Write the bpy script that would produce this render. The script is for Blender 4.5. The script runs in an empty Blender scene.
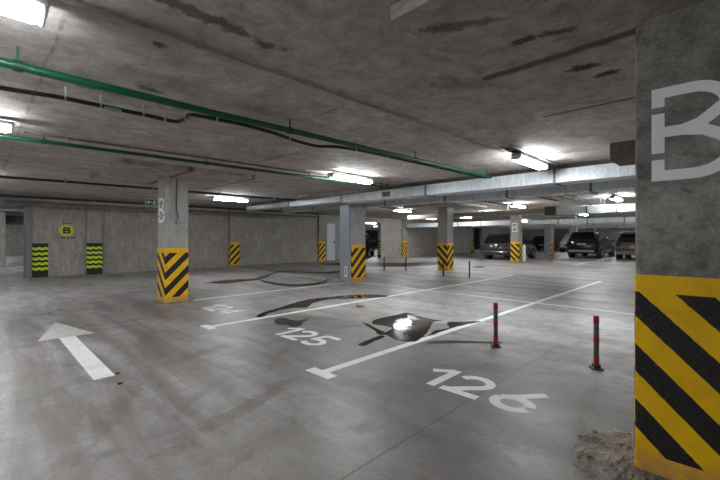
import bpy, bmesh, math, random
from mathutils import Vector, Matrix, noise
random.seed(7)
C = bpy.context.scene.collection
CEIL = 2.60; CAP = 2.52
# ------------------------------------------------------------------ mesh helpers
class MB:
    def __init__(s): s.v = []; s.f = []; s.sm = []
    def add(s, vs, fs, smooth=False):
        b = len(s.v); s.v += [tuple(v) for v in vs]
        for f in fs: s.f.append([b+i for i in f]); s.sm.append(smooth)
        return s
    def box(s, x0, y0, z0, x1, y1, z1):
        if x0 > x1: x0, x1 = x1, x0
        if y0 > y1: y0, y1 = y1, y0
        if z0 > z1: z0, z1 = z1, z0
        return s.add([(x0,y0,z0),(x1,y0,z0),(x1,y1,z0),(x0,y1,z0),(x0,y0,z1),(x1,y0,z1),(x1,y1,z1),(x0,y1,z1)],
            [(0,3,2,1),(4,5,6,7),(0,1,5,4),(1,2,6,5),(2,3,7,6),(3,0,4,7)])
    def bbox(s, x0, y0, z0, x1, y1, z1, b=.01):      # box with chamfered edges
        bm = bmesh.new(); bmesh.ops.create_cube(bm, size=1)
        for v in bm.verts: v.co = Vector(((x0+x1)/2+v.co.x*abs(x1-x0), (y0+y1)/2+v.co.y*abs(y1-y0), (z0+z1)/2+v.co.z*abs(z1-z0)))
        bmesh.ops.bevel(bm, geom=bm.edges[:], offset=b, segments=2, affect='EDGES', profile=.5)
        bm.verts.index_update()
        s.add([v.co[:] for v in bm.verts], [[v.index for v in f.verts] for f in bm.faces]); bm.free(); return s
    def prism(s, poly, z0, z1):
        n = len(poly)
        a = sum(poly[i][0]*poly[(i+1)%n][1]-poly[(i+1)%n][0]*poly[i][1] for i in range(n))
        if a < 0: poly = poly[::-1]
        vs = [(x,y,z0) for x,y in poly]+[(x,y,z1) for x,y in poly]
        return s.add(vs, [list(range(n))[::-1], [n+i for i in range(n)]]+[(i,(i+1)%n,n+(i+1)%n,n+i) for i in range(n)])
    def cyl(s, p0, p1, r, seg=14, r1=None, cap=True):
        p0 = Vector(p0); p1 = Vector(p1); d = (p1-p0).normalized()
        u = d.orthogonal().normalized(); w = d.cross(u); r1 = r if r1 is None else r1
        vs = []
        for p, q in ((p0, r), (p1, r1)):
            for i in range(seg):
                a = 2*math.pi*i/seg; vs.append(p+(u*math.cos(a)+w*math.sin(a))*q)
        s.add(vs, [(i,(i+1)%seg,seg+(i+1)%seg,seg+i) for i in range(seg)], True)
        if cap: s.add(vs, [list(range(seg))[::-1], [seg+i for i in range(seg)]])
        return s
    def tube(s, pts, r, seg=10):
        pts = [Vector(p) for p in pts]; n = len(pts); vs = []; u = None
        for i, p in enumerate(pts):
            d = (pts[min(i+1,n-1)]-pts[max(i-1,0)]).normalized()
            u = d.orthogonal() if u is None else u-d*u.dot(d)
            u.normalize(); w = d.cross(u)
            for k in range(seg):
                a = 2*math.pi*k/seg; vs.append(p+(u*math.cos(a)+w*math.sin(a))*r)
        fs = [(i*seg+k, i*seg+(k+1)%seg, (i+1)*seg+(k+1)%seg, (i+1)*seg+k) for i in range(n-1) for k in range(seg)]
        s.add(vs, fs, True); s.add(vs, [list(range(seg))[::-1], [(n-1)*seg+k for k in range(seg)]]); return s
    def lathe(s, prof, c=(0,0,0), axis='z', seg=24):   # prof: (r, t) along the axis
        vs = []
        for r, t in prof:
            for k in range(seg):
                a = 2*math.pi*k/seg; x, y = r*math.cos(a), r*math.sin(a)
                vs.append((c[0]+x,c[1]+y,c[2]+t) if axis == 'z' else (c[0]+t,c[1]+x,c[2]+y))
        n = len(prof)
        s.add(vs, [(i*seg+k, i*seg+(k+1)%seg, (i+1)*seg+(k+1)%seg, (i+1)*seg+k) for i in range(n-1) for k in range(seg)], True)
        return s
    def xf(s, M): s.v = [tuple(M @ Vector(v)) for v in s.v]; return s
def mesh(name, mb):
    me = bpy.data.meshes.new(name); me.from_pydata(mb.v, [], mb.f)
    for p, sm in zip(me.polygons, mb.sm): p.use_smooth = sm
    me.validate(); bm = bmesh.new(); bm.from_mesh(me); bmesh.ops.recalc_face_normals(bm, faces=bm.faces[:]); bm.to_mesh(me); bm.free()
    me.update(); return me
def obj(name, mb, mat, parent=None):
    me = mb if isinstance(mb, bpy.types.Mesh) else mesh(name, mb)
    if mat and not me.materials: me.materials.append(mat)
    o = bpy.data.objects.new(name, me); C.objects.link(o)
    if parent: o.parent = parent
    return o
def tag(o, label, cat, group=None, kind=None):
    o['label'] = label; o['category'] = cat
    if group: o['group'] = group
    if kind: o['kind'] = kind
    return o
def thing(name, label, cat, loc=(0,0,0), rz=0, group=None):
    o = bpy.data.objects.new(name, None); C.objects.link(o); o.empty_display_size = .2
    o.location = loc; o.rotation_euler = (0,0,rz); return tag(o, label, cat, group)
def struct(name, mb, mat):
    o = obj(name, mb, mat); o['kind'] = 'structure'; return o
def copy_tree(o, parent=None):
    c = o.copy(); C.objects.link(c)
    if parent: c.parent = parent
    for ch in [x for x in bpy.data.objects if x.parent == o]: copy_tree(ch, c)
    return c
# ------------------------------------------------------------------ materials
def srgb(*c): return tuple(((x/255)/12.92 if x/255 <= .04045 else ((x/255+.055)/1.055)**2.4) for x in c)+(1,)
class NT:
    def __init__(s, name, rough=.5, metal=0, spec=.5):
        s.m = bpy.data.materials.new(name); s.m.use_nodes = True; s.t = s.m.node_tree
        s.b = s.t.nodes['Principled BSDF']; s.b.inputs['Roughness'].default_value = rough
        s.b.inputs['Metallic'].default_value = metal; s.b.inputs['Specular IOR Level'].default_value = spec
    def n(s, ty, **k):
        x = s.t.nodes.new(ty)
        for a, v in k.items(): setattr(x, a, v)
        return x
    def l(s, a, b): s.t.links.new(a, b)
    def put(s, sock, v):
        if isinstance(v, bpy.types.NodeSocket): s.l(v, sock)
        else: sock.default_value = v
    def math(s, op, a, b=0.0, c=None, clamp=False):
        x = s.n('ShaderNodeMath', operation=op, use_clamp=clamp); s.put(x.inputs[0], a); s.put(x.inputs[1], b)
        if c is not None: s.put(x.inputs[2], c)
        return x.outputs[0]
    def world(s): return s.n('ShaderNodeNewGeometry').outputs['Position']
    def objc(s): return s.n('ShaderNodeTexCoord').outputs['Object']
    def map(s, vec, scale=(1,1,1), loc=(0,0,0), rot=(0,0,0)):
        x = s.n('ShaderNodeMapping'); s.l(vec, x.inputs[0]); x.inputs['Scale'].default_value = scale
        x.inputs['Location'].default_value = loc; x.inputs['Rotation'].default_value = rot; return x.outputs[0]
    def noise(s, vec, scale, det=6, rough=.6, dist=0):
        x = s.n('ShaderNodeTexNoise'); s.l(vec, x.inputs['Vector']); x.inputs['Scale'].default_value = scale
        x.inputs['Detail'].default_value = det; x.inputs['Roughness'].default_value = rough; x.inputs['Distortion'].default_value = dist
        return x.outputs[0]
    def ramp(s, f, a, b, lo=0., hi=1.):
        x = s.n('ShaderNodeMapRange'); s.l(f, x.inputs[0])
        for i, v in enumerate((a,b,lo,hi)): x.inputs[i+1].default_value = v
        return x.outputs[0]
    def mix(s, f, a, b, mode='MIX'):
        x = s.n('ShaderNodeMix', data_type='RGBA', blend_type=mode); s.put(x.inputs['Factor'], f)
        s.put(x.inputs['A'], a); s.put(x.inputs['B'], b); return x.outputs['Result']
    def bump(s, h, st=.2, d=.01):
        x = s.n('ShaderNodeBump'); s.l(h, x.inputs['Height']); x.inputs['Strength'].default_value = st
        x.inputs['Distance'].default_value = d; s.l(x.outputs[0], s.b.inputs['Normal'])
    def color(s, v): s.put(s.b.inputs['Base Color'], v); return s.m
    def sep(s, vec):
        x = s.n('ShaderNodeSeparateXYZ'); s.l(vec, x.inputs[0]); return x.outputs
def plain(name, col, rough=.5, metal=0, var=.12, scale=12, spec=.5):
    t = NT(name, rough, metal, spec); f = t.noise(t.objc(), scale)
    a = tuple(x*(1-var) for x in col[:3])+(1,); b = tuple(min(1,x*(1+var)) for x in col[:3])+(1,)
    t.color(t.mix(t.ramp(f,.3,.7), a, b)); return t.m
def line_mask(t, coord, pos, half, soft=.004):
    d = t.math('ABSOLUTE', t.math('SUBTRACT', coord, pos)); return t.ramp(d, half, half+soft, 1, 0)
def concrete(name, lo, hi, dark, zdir=False, lines=None, rough=.75, spec=.3, wear=1.0):
    t = NT(name, rough, 0, spec); p = t.world()
    a = t.noise(p, 1.1, 8, .66, .5); b = t.noise(t.map(p, (6,6,1.6) if zdir else (3,3,3)), 1.6, 9, .75, .3)
    g = t.noise(p, 55, 4, .75); c = t.mix(t.ramp(a,.36,.64), lo, hi)
    c = t.mix(t.ramp(b,.40,.66,0,.75*wear), c, dark); c = t.mix(t.ramp(g,.40,.72,0,.40*wear), c, dark)
    bl = t.noise(p, 4.5, 7, .75, .9); c = t.mix(t.ramp(bl,.58,.70,0,.75*wear), c, dark)
    pk = t.noise(p, 9, 8, .8, .4); c = t.mix(t.ramp(pk,.60,.70,0,.55*wear), c, hi)
    if lines: c = t.mix(lines(t, p), c, dark)
    t.bump(t.mix(.5, b, g), .3, .01); return t, c

def spots(t, p, lst, dist=.25):
    x, y, z = t.sep(p); acc = None
    nz = t.math('MULTIPLY', t.math('SUBTRACT', t.noise(p, 7, 8, .78, .5), .5), 4.2)
    for (cx, cy, rx, ry, ro, s) in lst:
        dx = t.math('SUBTRACT', x, cx); dy = t.math('SUBTRACT', y, cy); ca, sa = math.cos(ro), math.sin(ro)
        u = t.math('DIVIDE', t.math('ADD', t.math('MULTIPLY', dx, ca), t.math('MULTIPLY', dy, sa)), rx)
        w = t.math('DIVIDE', t.math('SUBTRACT', t.math('MULTIPLY', dy, ca), t.math('MULTIPLY', dx, sa)), ry)
        d = t.math('SQRT', t.math('ADD', t.math('MULTIPLY', u, u), t.math('MULTIPLY', w, w)))
        m = t.ramp(t.math('ADD', d, nz), .6, 1.1, s, 0); acc = m if acc is None else t.math('MAXIMUM', acc, m)
    return acc
# floor: polished concrete with long sweeping marks along the aisle and saw cut joints
def floor_mat():
    t = NT('floor_concrete', .42, 0, .5); p = t.world(); x, y, z = t.sep(p)
    st = t.noise(t.map(p, (.3,1.3,1), rot=(0,0,.3)), 1.1, 5, .55, .8)
    st2 = t.noise(t.map(p, (.22,2.2,1), rot=(0,0,-.28)), 1.6, 5, .6, .5)
    big = t.noise(p, .45, 6, .6, .4); fine = t.noise(p, 45, 4, .75); mid = t.noise(p, 4, 8, .7, .3)
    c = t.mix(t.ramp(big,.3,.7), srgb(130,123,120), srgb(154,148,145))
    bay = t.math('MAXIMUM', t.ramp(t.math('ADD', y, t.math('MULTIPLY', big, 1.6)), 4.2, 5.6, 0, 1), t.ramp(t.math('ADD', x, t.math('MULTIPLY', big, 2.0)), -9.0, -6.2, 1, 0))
    c = t.mix(t.math('MULTIPLY', bay, .75), c, srgb(200,196,194))  # stalls and far left floor painted lighter in place of reflected light
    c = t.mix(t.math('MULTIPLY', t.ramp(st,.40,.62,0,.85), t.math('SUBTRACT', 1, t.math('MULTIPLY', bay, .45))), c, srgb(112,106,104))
    aisle = t.ramp(y, 2.0, 3.0, 1, 0)
    c = t.mix(t.math('MULTIPLY', t.ramp(st2,.45,.68), t.math('MULTIPLY', t.math('MULTIPLY', aisle, .75), t.ramp(x, -3.4, -1.6, 1, .25))), c, srgb(192,188,191))
    c = t.mix(t.ramp(mid,.42,.70,0,.7), c, srgb(110,102,99)); c = t.mix(t.ramp(fine,.42,.72,0,.5), c, srgb(92,88,86))
    wob = t.math('MULTIPLY', t.math('SUBTRACT', t.noise(p, 3, 4), .5), .05)
    jt = line_mask(t, t.math('ADD', x, wob), -1.5, .003, .008)
    jt = t.math('MULTIPLY', jt, t.ramp(y, 4.6, 5.2, 1, 0))
    j2 = line_mask(t, t.math('ADD', x, wob), -4.18, .003, .006); j2 = t.math('MULTIPLY', t.math('MULTIPLY', j2, .6), t.ramp(y, 1.5, 2.2, 1, 0))
    c = t.mix(t.math('MULTIPLY', t.math('MAXIMUM', jt, j2), .6), c, srgb(60,56,54))
    # grimy drips and tyre blots with their own shape
    bl = t.noise(t.map(p, (1,.5,1)), 2.2, 6, .65, .8); c = t.mix(t.ramp(bl,.56,.70,0,.65), c, srgb(92,88,86))
    sp = spots(t, p, [(-2.64,1.4,.75,.10,1.95,.45),(-4.28,1.83,.55,.12,1.75,.4),(-2.2,2.5,.5,.12,.6,.35),(-3.3,.75,.8,.10,2.6,.35),(-5.2,1.5,.9,.12,2.9,.35),(-1.2,2.2,.35,.2,.3,.35),(-1.75,3.6,.4,.15,.5,.4),(-4.7,2.4,.4,.1,.2,.35),(-3.6,2.4,.6,.07,2.3,.3)], 1)
    c = t.mix(sp, c, srgb(84,72,66))
    t.put(t.b.inputs['Roughness'], t.ramp(st, .3, .7, .38, .54)); t.bump(t.mix(.4, mid, fine), .08, .006)
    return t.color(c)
M = {}
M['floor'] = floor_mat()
def ceil_mat():
    t, c = concrete('ceiling_concrete', srgb(190,183,178), srgb(218,211,206), srgb(132,123,117), rough=.8, spec=.2)
    p = t.world(); x, y, z = t.sep(p)
    streak = t.noise(t.map(p, (1.2,.3,1), rot=(0,0,.1)), 2.4, 8, .7, .6); c = t.mix(t.ramp(streak,.45,.72,0,.6), c, srgb(142,133,128))
    sp = spots(t, p, [(-2.2,.8,.06,.75,.05,.7),(-.74,2.42,.1,.05,.3,.75),(-.92,2.42,.07,.03,0,.7),(-.75,3.05,.12,.06,.2,.85),(-.68,3.28,.09,.05,0,.85),
        (-1.25,3.5,.16,.04,.6,.6),(-1.3,1.86,.05,.05,0,.8),(-2.75,.86,.05,.05,0,.8),(-3.64,1.07,.06,.12,.2,.7),(-1.0,1.95,.35,.12,.2,.5),
        (-1.9,.55,.10,.4,.2,.55),(-3.9,.75,.1,.2,.1,.6),(-.55,1.6,.5,.25,.5,.5),(-1.6,2.9,.4,.15,.6,.35),(-5.2,3.4,.5,.1,.1,.4)])
    c = t.mix(sp, c, srgb(52,46,43))
    pit = t.noise(p, 16, 8, .8, .5); c = t.mix(t.ramp(pit,.66,.72,0,.7), c, srgb(70,62,57))
    lt = spots(t, p, [(-2.28,3.2,.035,1.1,.0,.6),(-2.33,2.2,.03,.5,.02,.6)]); c = t.mix(lt, c, srgb(190,186,182))
    wob = t.math('MULTIPLY', t.math('SUBTRACT', t.noise(p, 2, 4), .5), .06)
    seams = None
    for ax, pos in ((x,-3.82),(x,-7.1),(x,-11.4),(y,.37),(y,2.54),(y,6.3),(y,11.0),(y,16.2)):
        m = line_mask(t, t.math('ADD', ax, wob), pos, .006, .014)
        if pos in (.37, 2.54): m = t.math('MULTIPLY', m, t.ramp(x, -2.9, -2.5, 1, 0))
        seams = m if seams is None else t.math('MAXIMUM', seams, m)
    c = t.mix(t.math('MULTIPLY', seams, t.ramp(t.noise(p, 2.5, 5, .7), .42, .62, .05, .6)), c, srgb(76,70,66)); return t.color(c)
M['ceiling'] = ceil_mat()
def cap_mat():
    t, c = concrete('capital_concrete', srgb(184,176,170), srgb(208,200,194), srgb(126,117,111), rough=.8, spec=.2)
    p = t.world(); x, y, z = t.sep(p)
    wob = t.math('MULTIPLY', t.math('SUBTRACT', t.noise(p, 2, 4), .5), .12)
    m = t.math('MAXIMUM', line_mask(t, t.math('ADD', y, wob), 2.74, .025, .04), line_mask(t, t.math('ADD', y, t.math('MULTIPLY', wob, .3)), 4.02, .014, .03)); c = t.mix(t.math('MULTIPLY', m, .75), c, srgb(50,44,42))
    sp = spots(t, p, [(-.74,2.42,.12,.05,.3,.8),(-.92,2.38,.09,.035,0,.75),(-.75,3.05,.12,.06,.2,.9),(-.66,3.28,.09,.05,0,.9),(-.5,2.05,.35,.12,.7,.8),(-1.1,1.95,.25,.05,.5,.6)])
    return t.color(t.mix(sp, c, srgb(48,42,39)))
M['capital'] = cap_mat()
def wall_lines(t, p):
    x, y, z = t.sep(p); acc = None
    wob = t.math('MULTIPLY', t.math('SUBTRACT', t.noise(p, 2, 3), .5), .03)
    for ax, pos in ((y,4.9),(y,6.3),(y,10.4),(y,11.9),(y,16.9),(y,22.5),(y,25),(y,27.5)):
        m = line_mask(t, t.math('ADD', ax, wob), pos, .006, .02); acc = m if acc is None else t.math('MAXIMUM', acc, m)
    return t.math('MULTIPLY', acc, .35)
t, c = concrete('wall_concrete', srgb(164,158,151), srgb(186,180,173), srgb(126,119,112), True, wall_lines); M['wall'] = t.color(c)
t, c = concrete('column_concrete', srgb(142,138,133), srgb(176,172,167), srgb(84,80,76), False, wear=1.15); M['column'] = t.color(c)
t, c = concrete('pale_column_concrete', srgb(172,169,165), srgb(192,189,185), srgb(122,118,114), True, wear=.7); M['column_pale'] = t.color(c)
t, c = concrete('dark_concrete', srgb(100,88,80), srgb(120,106,97), srgb(76,64,58), True); M['block'] = t.color(c)
t, c = concrete('rubble_concrete', srgb(150,141,132), srgb(190,182,173), srgb(82,70,60)); M['rubble'] = t.color(c)
def hazard(name, phase, zig=False, width=.45):
    t = NT(name, .55, 0, .4); o = t.objc(); x, y, z = t.sep(o); nrm = t.n('ShaderNodeTexCoord').outputs['Normal']
    nx = t.math('GREATER_THAN', t.math('ABSOLUTE', t.sep(nrm)[0]), .5)
    sY = t.math('ADD', z, t.math('SUBTRACT', x, width/2)); sX = t.math('SUBTRACT', z, t.math('ADD', y, width/2))
    s = t.math('ADD', t.math('MULTIPLY', nx, sX), t.math('MULTIPLY', t.math('SUBTRACT', 1, nx), sY))
    jag = t.math('MULTIPLY', t.math('SUBTRACT', t.noise(o, 25, 3), .5), .012)
    fr = t.math('FRACT', t.math('DIVIDE', t.math('ADD', t.math('SUBTRACT', s, phase), jag), .31))
    blk = t.math('LESS_THAN', fr, .5)
    blk = t.math('MULTIPLY', blk, t.math('MULTIPLY', t.math('LESS_THAN', z, 1.0), t.math('GREATER_THAN', z, .11)))
    w = t.world(); dirt = t.noise(w, 7, 7, .7); yel = t.mix(t.ramp(dirt,.4,.72,0,.6), srgb(246,194,4), srgb(206,150,14))
    worn = t.math('MULTIPLY', t.ramp(z, .06, .15, 1, 0), t.ramp(t.noise(w, 9, 6, .75), .28, .52)); yel = t.mix(t.math('MULTIPLY', worn, .85), yel, srgb(190,140,90))
    sc = t.noise(w, 90, 3, .8); bk = t.mix(t.ramp(sc,.56,.74), srgb(33,30,31), srgb(92,88,84))
    return t.color(t.mix(blk, yel, bk))
M['hazard'] = hazard('hazard_paint', .15); M['hazard_near'] = hazard('hazard_paint_near', .105)
def wave():
    t = NT('wave_marking_paint', .5, 0, .4); o = t.objc(); x, y, z = t.sep(o); ww = t.world()
    tri = t.math('PINGPONG', t.math('ADD', t.math('ADD', x, y), 5), .085)
    s = t.math('ADD', z, t.math('MULTIPLY', tri, -.42))
    fr = t.math('FRACT', t.math('DIVIDE', t.math('SUBTRACT', s, .215), .166))
    g = t.math('MULTIPLY', t.math('LESS_THAN', fr, .54), t.math('MULTIPLY', t.math('GREATER_THAN', s, .215), t.math('LESS_THAN', s, 1.02)))
    d = t.ramp(t.noise(ww, 8, 6, .7), .4, .75, 0, .5)
    return t.color(t.mix(g, t.mix(d, srgb(26,25,26), srgb(58,56,54)), t.mix(d, srgb(208,230,16), srgb(160,180,30))))
M['wave'] = wave()
def galv(name, base=(238,244,250), metal=.04, rough=.38):
    t = NT(name, rough, metal, .5); p = t.world()
    b = t.n('ShaderNodeTexVoronoi'); t.l(t.map(p, (9,9,9)), b.inputs['Vector']); b.inputs['Scale'].default_value = 3
    r = t.noise(t.map(p, (14,14,1.5)), 1.3, 6, .7); a = srgb(*[int(v*.82) for v in base]); hi = srgb(*base)
    c = t.mix(t.ramp(r,.35,.7), a, hi); c = t.mix(t.ramp(b.outputs['Distance'],.1,.7,0,.35), c, srgb(*[int(v*.7) for v in base]))
    t.put(t.b.inputs['Roughness'], t.ramp(r,.3,.7,rough-.08,rough+.12)); t.bump(r, .12, .01); return t.color(c)
M['galv'] = galv('galvanised_steel'); M['galv_dark'] = galv('galvanised_flange', (120,122,124), .6, .45)
M['grey_paint'] = plain('grey_painted_metal', srgb(146,152,160), .45, .1)
M['beige_duct'] = plain('beige_painted_duct', srgb(172,166,158), .6)
def wornpaint(name, col, under, th=.58):
    t = NT(name, .6, 0, .3); w = t.world(); n1 = t.noise(w, 22, 7, .75); n2 = t.noise(w, 3, 5, .6)
    f = t.math('ADD', t.ramp(n1, th, th+.12), t.ramp(n2,.5,.75,0,.3), clamp=True); return t.color(t.mix(f, col, under))
M['line'] = wornpaint('white_line_paint', srgb(244,244,244), srgb(176,174,172), .62)
M['arrow'] = wornpaint('worn_arrow_paint', srgb(222,220,217), srgb(176,173,171), .55)
M['arrow_tip'] = wornpaint('faded_arrow_paint', srgb(194,191,188), srgb(158,155,152), .50)
M['faint'] = wornpaint('faded_line_paint', srgb(198,197,197), srgb(158,156,155), .48)
M['white_letter'] = wornpaint('white_stencil_paint', srgb(246,247,250), srgb(190,190,190), .7)
M['trim'] = plain('grey_trim_metal', srgb(122,122,122), .6)
M['tray'] = plain('weathered_tray_steel', srgb(92,88,84), .6)
M['green'] = plain('green_pipe_paint', srgb(0,74,48), .4); M['green_dark'] = plain('dark_green_pipe_paint', srgb(6,60,42), .45)
M['black'] = plain('black_plastic', srgb(34,32,32), .5); M['rubber'] = plain('tyre_rubber', srgb(28,28,29), .75)
M['conduit'] = plain('brown_conduit', srgb(96,86,78), .6); M['beige_conduit'] = plain('beige_conduit', srgb(176,166,152), .55)
M['clip'] = plain('pale_clip_plastic', srgb(170,166,160), .5); M['steel'] = plain('steel_rod', srgb(150,152,154), .4, .7)
M['lamp_house'] = plain('lamp_housing', srgb(150,152,150), .5); M['bluelens'] = plain('pale_blue_lens', srgb(140,180,186), .3)
M['post_grey'] = plain('grey_bollard_paint', srgb(92,98,100), .45); M['post_red'] = plain('red_bollard_band', srgb(178,30,30), .45)
M['post_dark'] = plain('dark_bollard_paint', srgb(62,60,60), .5)
M['door'] = plain('white_door_paint', srgb(206,210,216), .45, var=.05); M['white_plastic'] = plain('white_plastic', srgb(222,222,220), .4, var=.05)
M['exit_green'] = plain('exit_sign_green', srgb(18,92,62), .4); M['sign_yellow'] = plain('sign_yellow_green', srgb(202,204,30), .5)
M['sign_black'] = plain('sign_black_paint', srgb(30,29,28), .6); M['red_lens'] = plain('red_tail_lens', srgb(74,18,18), .25)
M['glass_dark'] = plain('tinted_car_glass', srgb(22,24,28), .08, 0, .05, spec=.8); M['rim'] = plain('alloy_rim', srgb(136,138,140), .35, .6)
M['chrome'] = plain('silver_trim', srgb(196,198,200), .3, .6); M['plate'] = plain('white_plate', srgb(206,208,210), .4, var=.03)
M['lamp_lens'] = plain('clear_headlamp', srgb(200,204,208), .2)
def paint(name, c): 
    t = NT(name, .28, .35, .6); t.b.inputs['Coat Weight'].default_value = .6; f = t.noise(t.objc(), 3)
    t.color(t.mix(f, c, tuple(v*.9 for v in c[:3])+(1,))); return t.m
M['car_grey'] = paint('brown_grey_car_paint', srgb(70,65,64)); M['car_black'] = paint('black_car_paint', srgb(34,34,40))
M['car_taupe'] = paint('taupe_car_paint', srgb(124,114,106)); M['car_silver'] = paint('pale_blue_car_paint', srgb(176,190,206)); M['car_dark'] = paint('dark_car_paint', srgb(36,36,38))
def puddle():
    t = NT('wet_concrete', .05, 0, .32); p = t.world(); n1 = t.noise(p, 5, 6, .65, .4)
    c = t.mix(t.ramp(n1,.35,.7), srgb(40,37,35), srgb(66,61,57)); t.put(t.b.inputs['Roughness'], t.ramp(t.noise(p, 3.0, 5, .6), .42, .66, .02, .12)); return t.color(c)
M['puddle'] = puddle()
def damp():
    t = NT('damp_concrete', .45, 0, .15); p = t.world(); n1 = t.noise(p, 7, 6, .65, .4)
    c = t.mix(t.ramp(n1,.35,.7), srgb(44,39,36), srgb(74,67,63)); return t.color(c)
M['damp'] = damp()
def emis(name, col, st):
    t = NT(name, .4); f = t.noise(t.objc(), 2); t.put(t.b.inputs['Emission Color'], t.mix(t.ramp(f,.3,.7), tuple(v*.95 for v in col[:3])+(1,), col))
    t.b.inputs['Emission Strength'].default_value = st; t.b.inputs['Base Color'].default_value = (.8,.8,.8,1); return t.m
LAMP = 22
M['lamp'] = emis('lamp_diffuser', (.93,.98,1.0,1), LAMP)

# ------------------------------------------------------------------ the shell
XL, XF, YB, YE, XR = -16.35, -38.0, -7.0, 50.0, 7.0
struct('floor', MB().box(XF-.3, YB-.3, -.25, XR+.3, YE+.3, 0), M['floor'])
struct('ceiling', MB().box(XF-.3, YB-.3, CEIL, XR+.3, YE+.3, CEIL+.25), M['ceiling'])
w = MB()
for y0, y1 in ((YB,-4.2),(1.27,13.88),(14.72,15.7),(18.55,31.0),(32.6,YE)): w.box(XL-.25, y0, 0, XL, y1, CEIL)
w.box(XL-.25, -4.2, 2.34, XL, 1.27, CEIL); w.box(XL-.25, 13.88, 2.2, XL, 14.72, CEIL); w.box(XL-.25, 15.7, 2.3, XL, 18.55, CEIL); w.box(XL-.25, 31, 2.2, XL, 32.6, CEIL)
struct('wall_left', w, M['wall'])
struct('wall_far_left', MB().box(XF-.3, YB, 0, XF, YE, CEIL), M['wall'])
struct('wall_back', MB().box(XF-.3, YB-.3, 0, XR+.3, YB, CEIL), M['wall'])
struct('wall_right', MB().box(XR, YB, 0, XR+.3, YE, CEIL), M['wall'])
struct('wall_front', MB().box(XF-.3, YE, 0, XR+.3, YE+.3, CEIL), M['wall'])
struct('trim_1', MB().box(XL-.27, 1.13, 0, XL+.06, 1.27, 2.4).box(XL-.27,1.10,0,XL-.2,1.13,2.4), M['trim'])     # shutter guide rail at the opening
tr = MB(); tr.box(XL, -4.2, 2.3, XL+.12, 1.13, CEIL-.02)
struct('trim_2', tr, M['trim'])
d = struct('door_1', MB().box(XL-.12, 13.95, 0.02, XL-.06, 14.65, 2.13), M['door'])
obj('door_frame', MB().box(XL-.16,13.88,0,XL+.015,13.95,2.2).box(XL-.16,14.65,0,XL+.015,14.72,2.2).box(XL-.16,13.95,2.13,XL+.015,14.65,2.2), M['grey_paint'], d)
obj('door_handle', MB().box(XL-.065,14.52,.98,XL-.045,14.58,1.14).cyl((XL-.055,14.55,1.06),(XL-.005,14.55,1.06),.012).bbox(XL-.02,14.44,1.045,XL,14.57,1.075,.005), M['black'], d)

# ------------------------------------------------------------------ painted strokes
def stroke(mb, pts, wd, z0, z1, plane='floor', k=1.0):
    """a flat ribbon of width wd along 2D pts, with mitred joints"""
    n = len(pts); P = [Vector(p) for p in pts]; L = []; R = []
    for i in range(n):
        a = (P[i]-P[max(i-1,0)]); b = (P[min(i+1,n-1)]-P[i])
        if a.length == 0: a = b
        if b.length == 0: b = a
        a = a.normalized(); b = b.normalized(); m = (a+b).normalized(); nn = Vector((-m.y, m.x)); s = wd/2/max(.5, nn.dot(Vector((-a.y,a.x))))
        L.append(P[i]+nn*s); R.append(P[i]-nn*s)
    for i in range(n-1):
        q = [L[i], R[i], R[i+1], L[i+1]]
        mb.prism([(v.x, v.y) for v in q], z0, z1)
    return mb
def arc(cx, cy, rx, ry, a0, a1, n=10): return [(cx+rx*math.cos(math.radians(a0+(a1-a0)*i/n)), cy+ry*math.sin(math.radians(a0+(a1-a0)*i/n))) for i in range(n+1)]
GL = {  # strokes in a .6 x 1 box
 '1': [[(.38,0),(.38,1)], [(.36,.95),(.06,.70)]],
 '2': [arc(.31,.68,.23,.25,165,-40,12)+[(.40,.42),(.12,.07)], [(.02,.07),(.60,.07)]],
 '4': [[(.46,0),(.46,1)], [(.44,.95),(.07,.34)], [(.03,.30),(.62,.30)]],
 '5': [[(.58,.93),(.13,.93)], [(.15,.97),(.11,.50)]+arc(.28,.30,.25,.235,120,-150,14)],
 '6': [[(.56,1.0),(.30,.62),(.12,.42)], arc(.31,.29,.23,.235,150,340,12), arc(.31,.29,.23,.235,5,115,8)],
 '8': [arc(.3,.74,.2,.2,0,360,16), arc(.3,.28,.24,.23,0,360,16)],
 '3': [arc(.28,.73,.22,.22,150,-80,10), arc(.28,.28,.25,.23,85,-150,12)],
 '7': [[(.04,.93),(.57,.93)],[(.55,.95),(.22,0)]],
}
PZ = .0015
def number(txt, label, x, y, h=.48, mat='line', kx=1.22, adv=.70):
    t = thing('stall_number', label, 'floor marking', (x, y, 0), 0, 'stall numbers on the floor')
    k = h; wd = .175*k; px = 0
    for ch in txt:
        mb = MB()
        for i, s in enumerate(GL[ch]): stroke(mb, [(px+a*k*kx, b*k) for a, b in s], wd, .0004, PZ+.0002*i)
        obj('digit', mb, M[mat], t); px += (adv if ch != '1' else .52)*k*kx
    return t
number('126', 'white stencilled 126 on the floor in the nearest stall', -2.13, 2.82)
number('125', 'white stencilled 125 on the floor between two puddles', -4.58, 2.83, .46)
number('124', 'white stencilled 124 on the floor beside the second column', -7.2, 2.93, .46)
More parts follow.
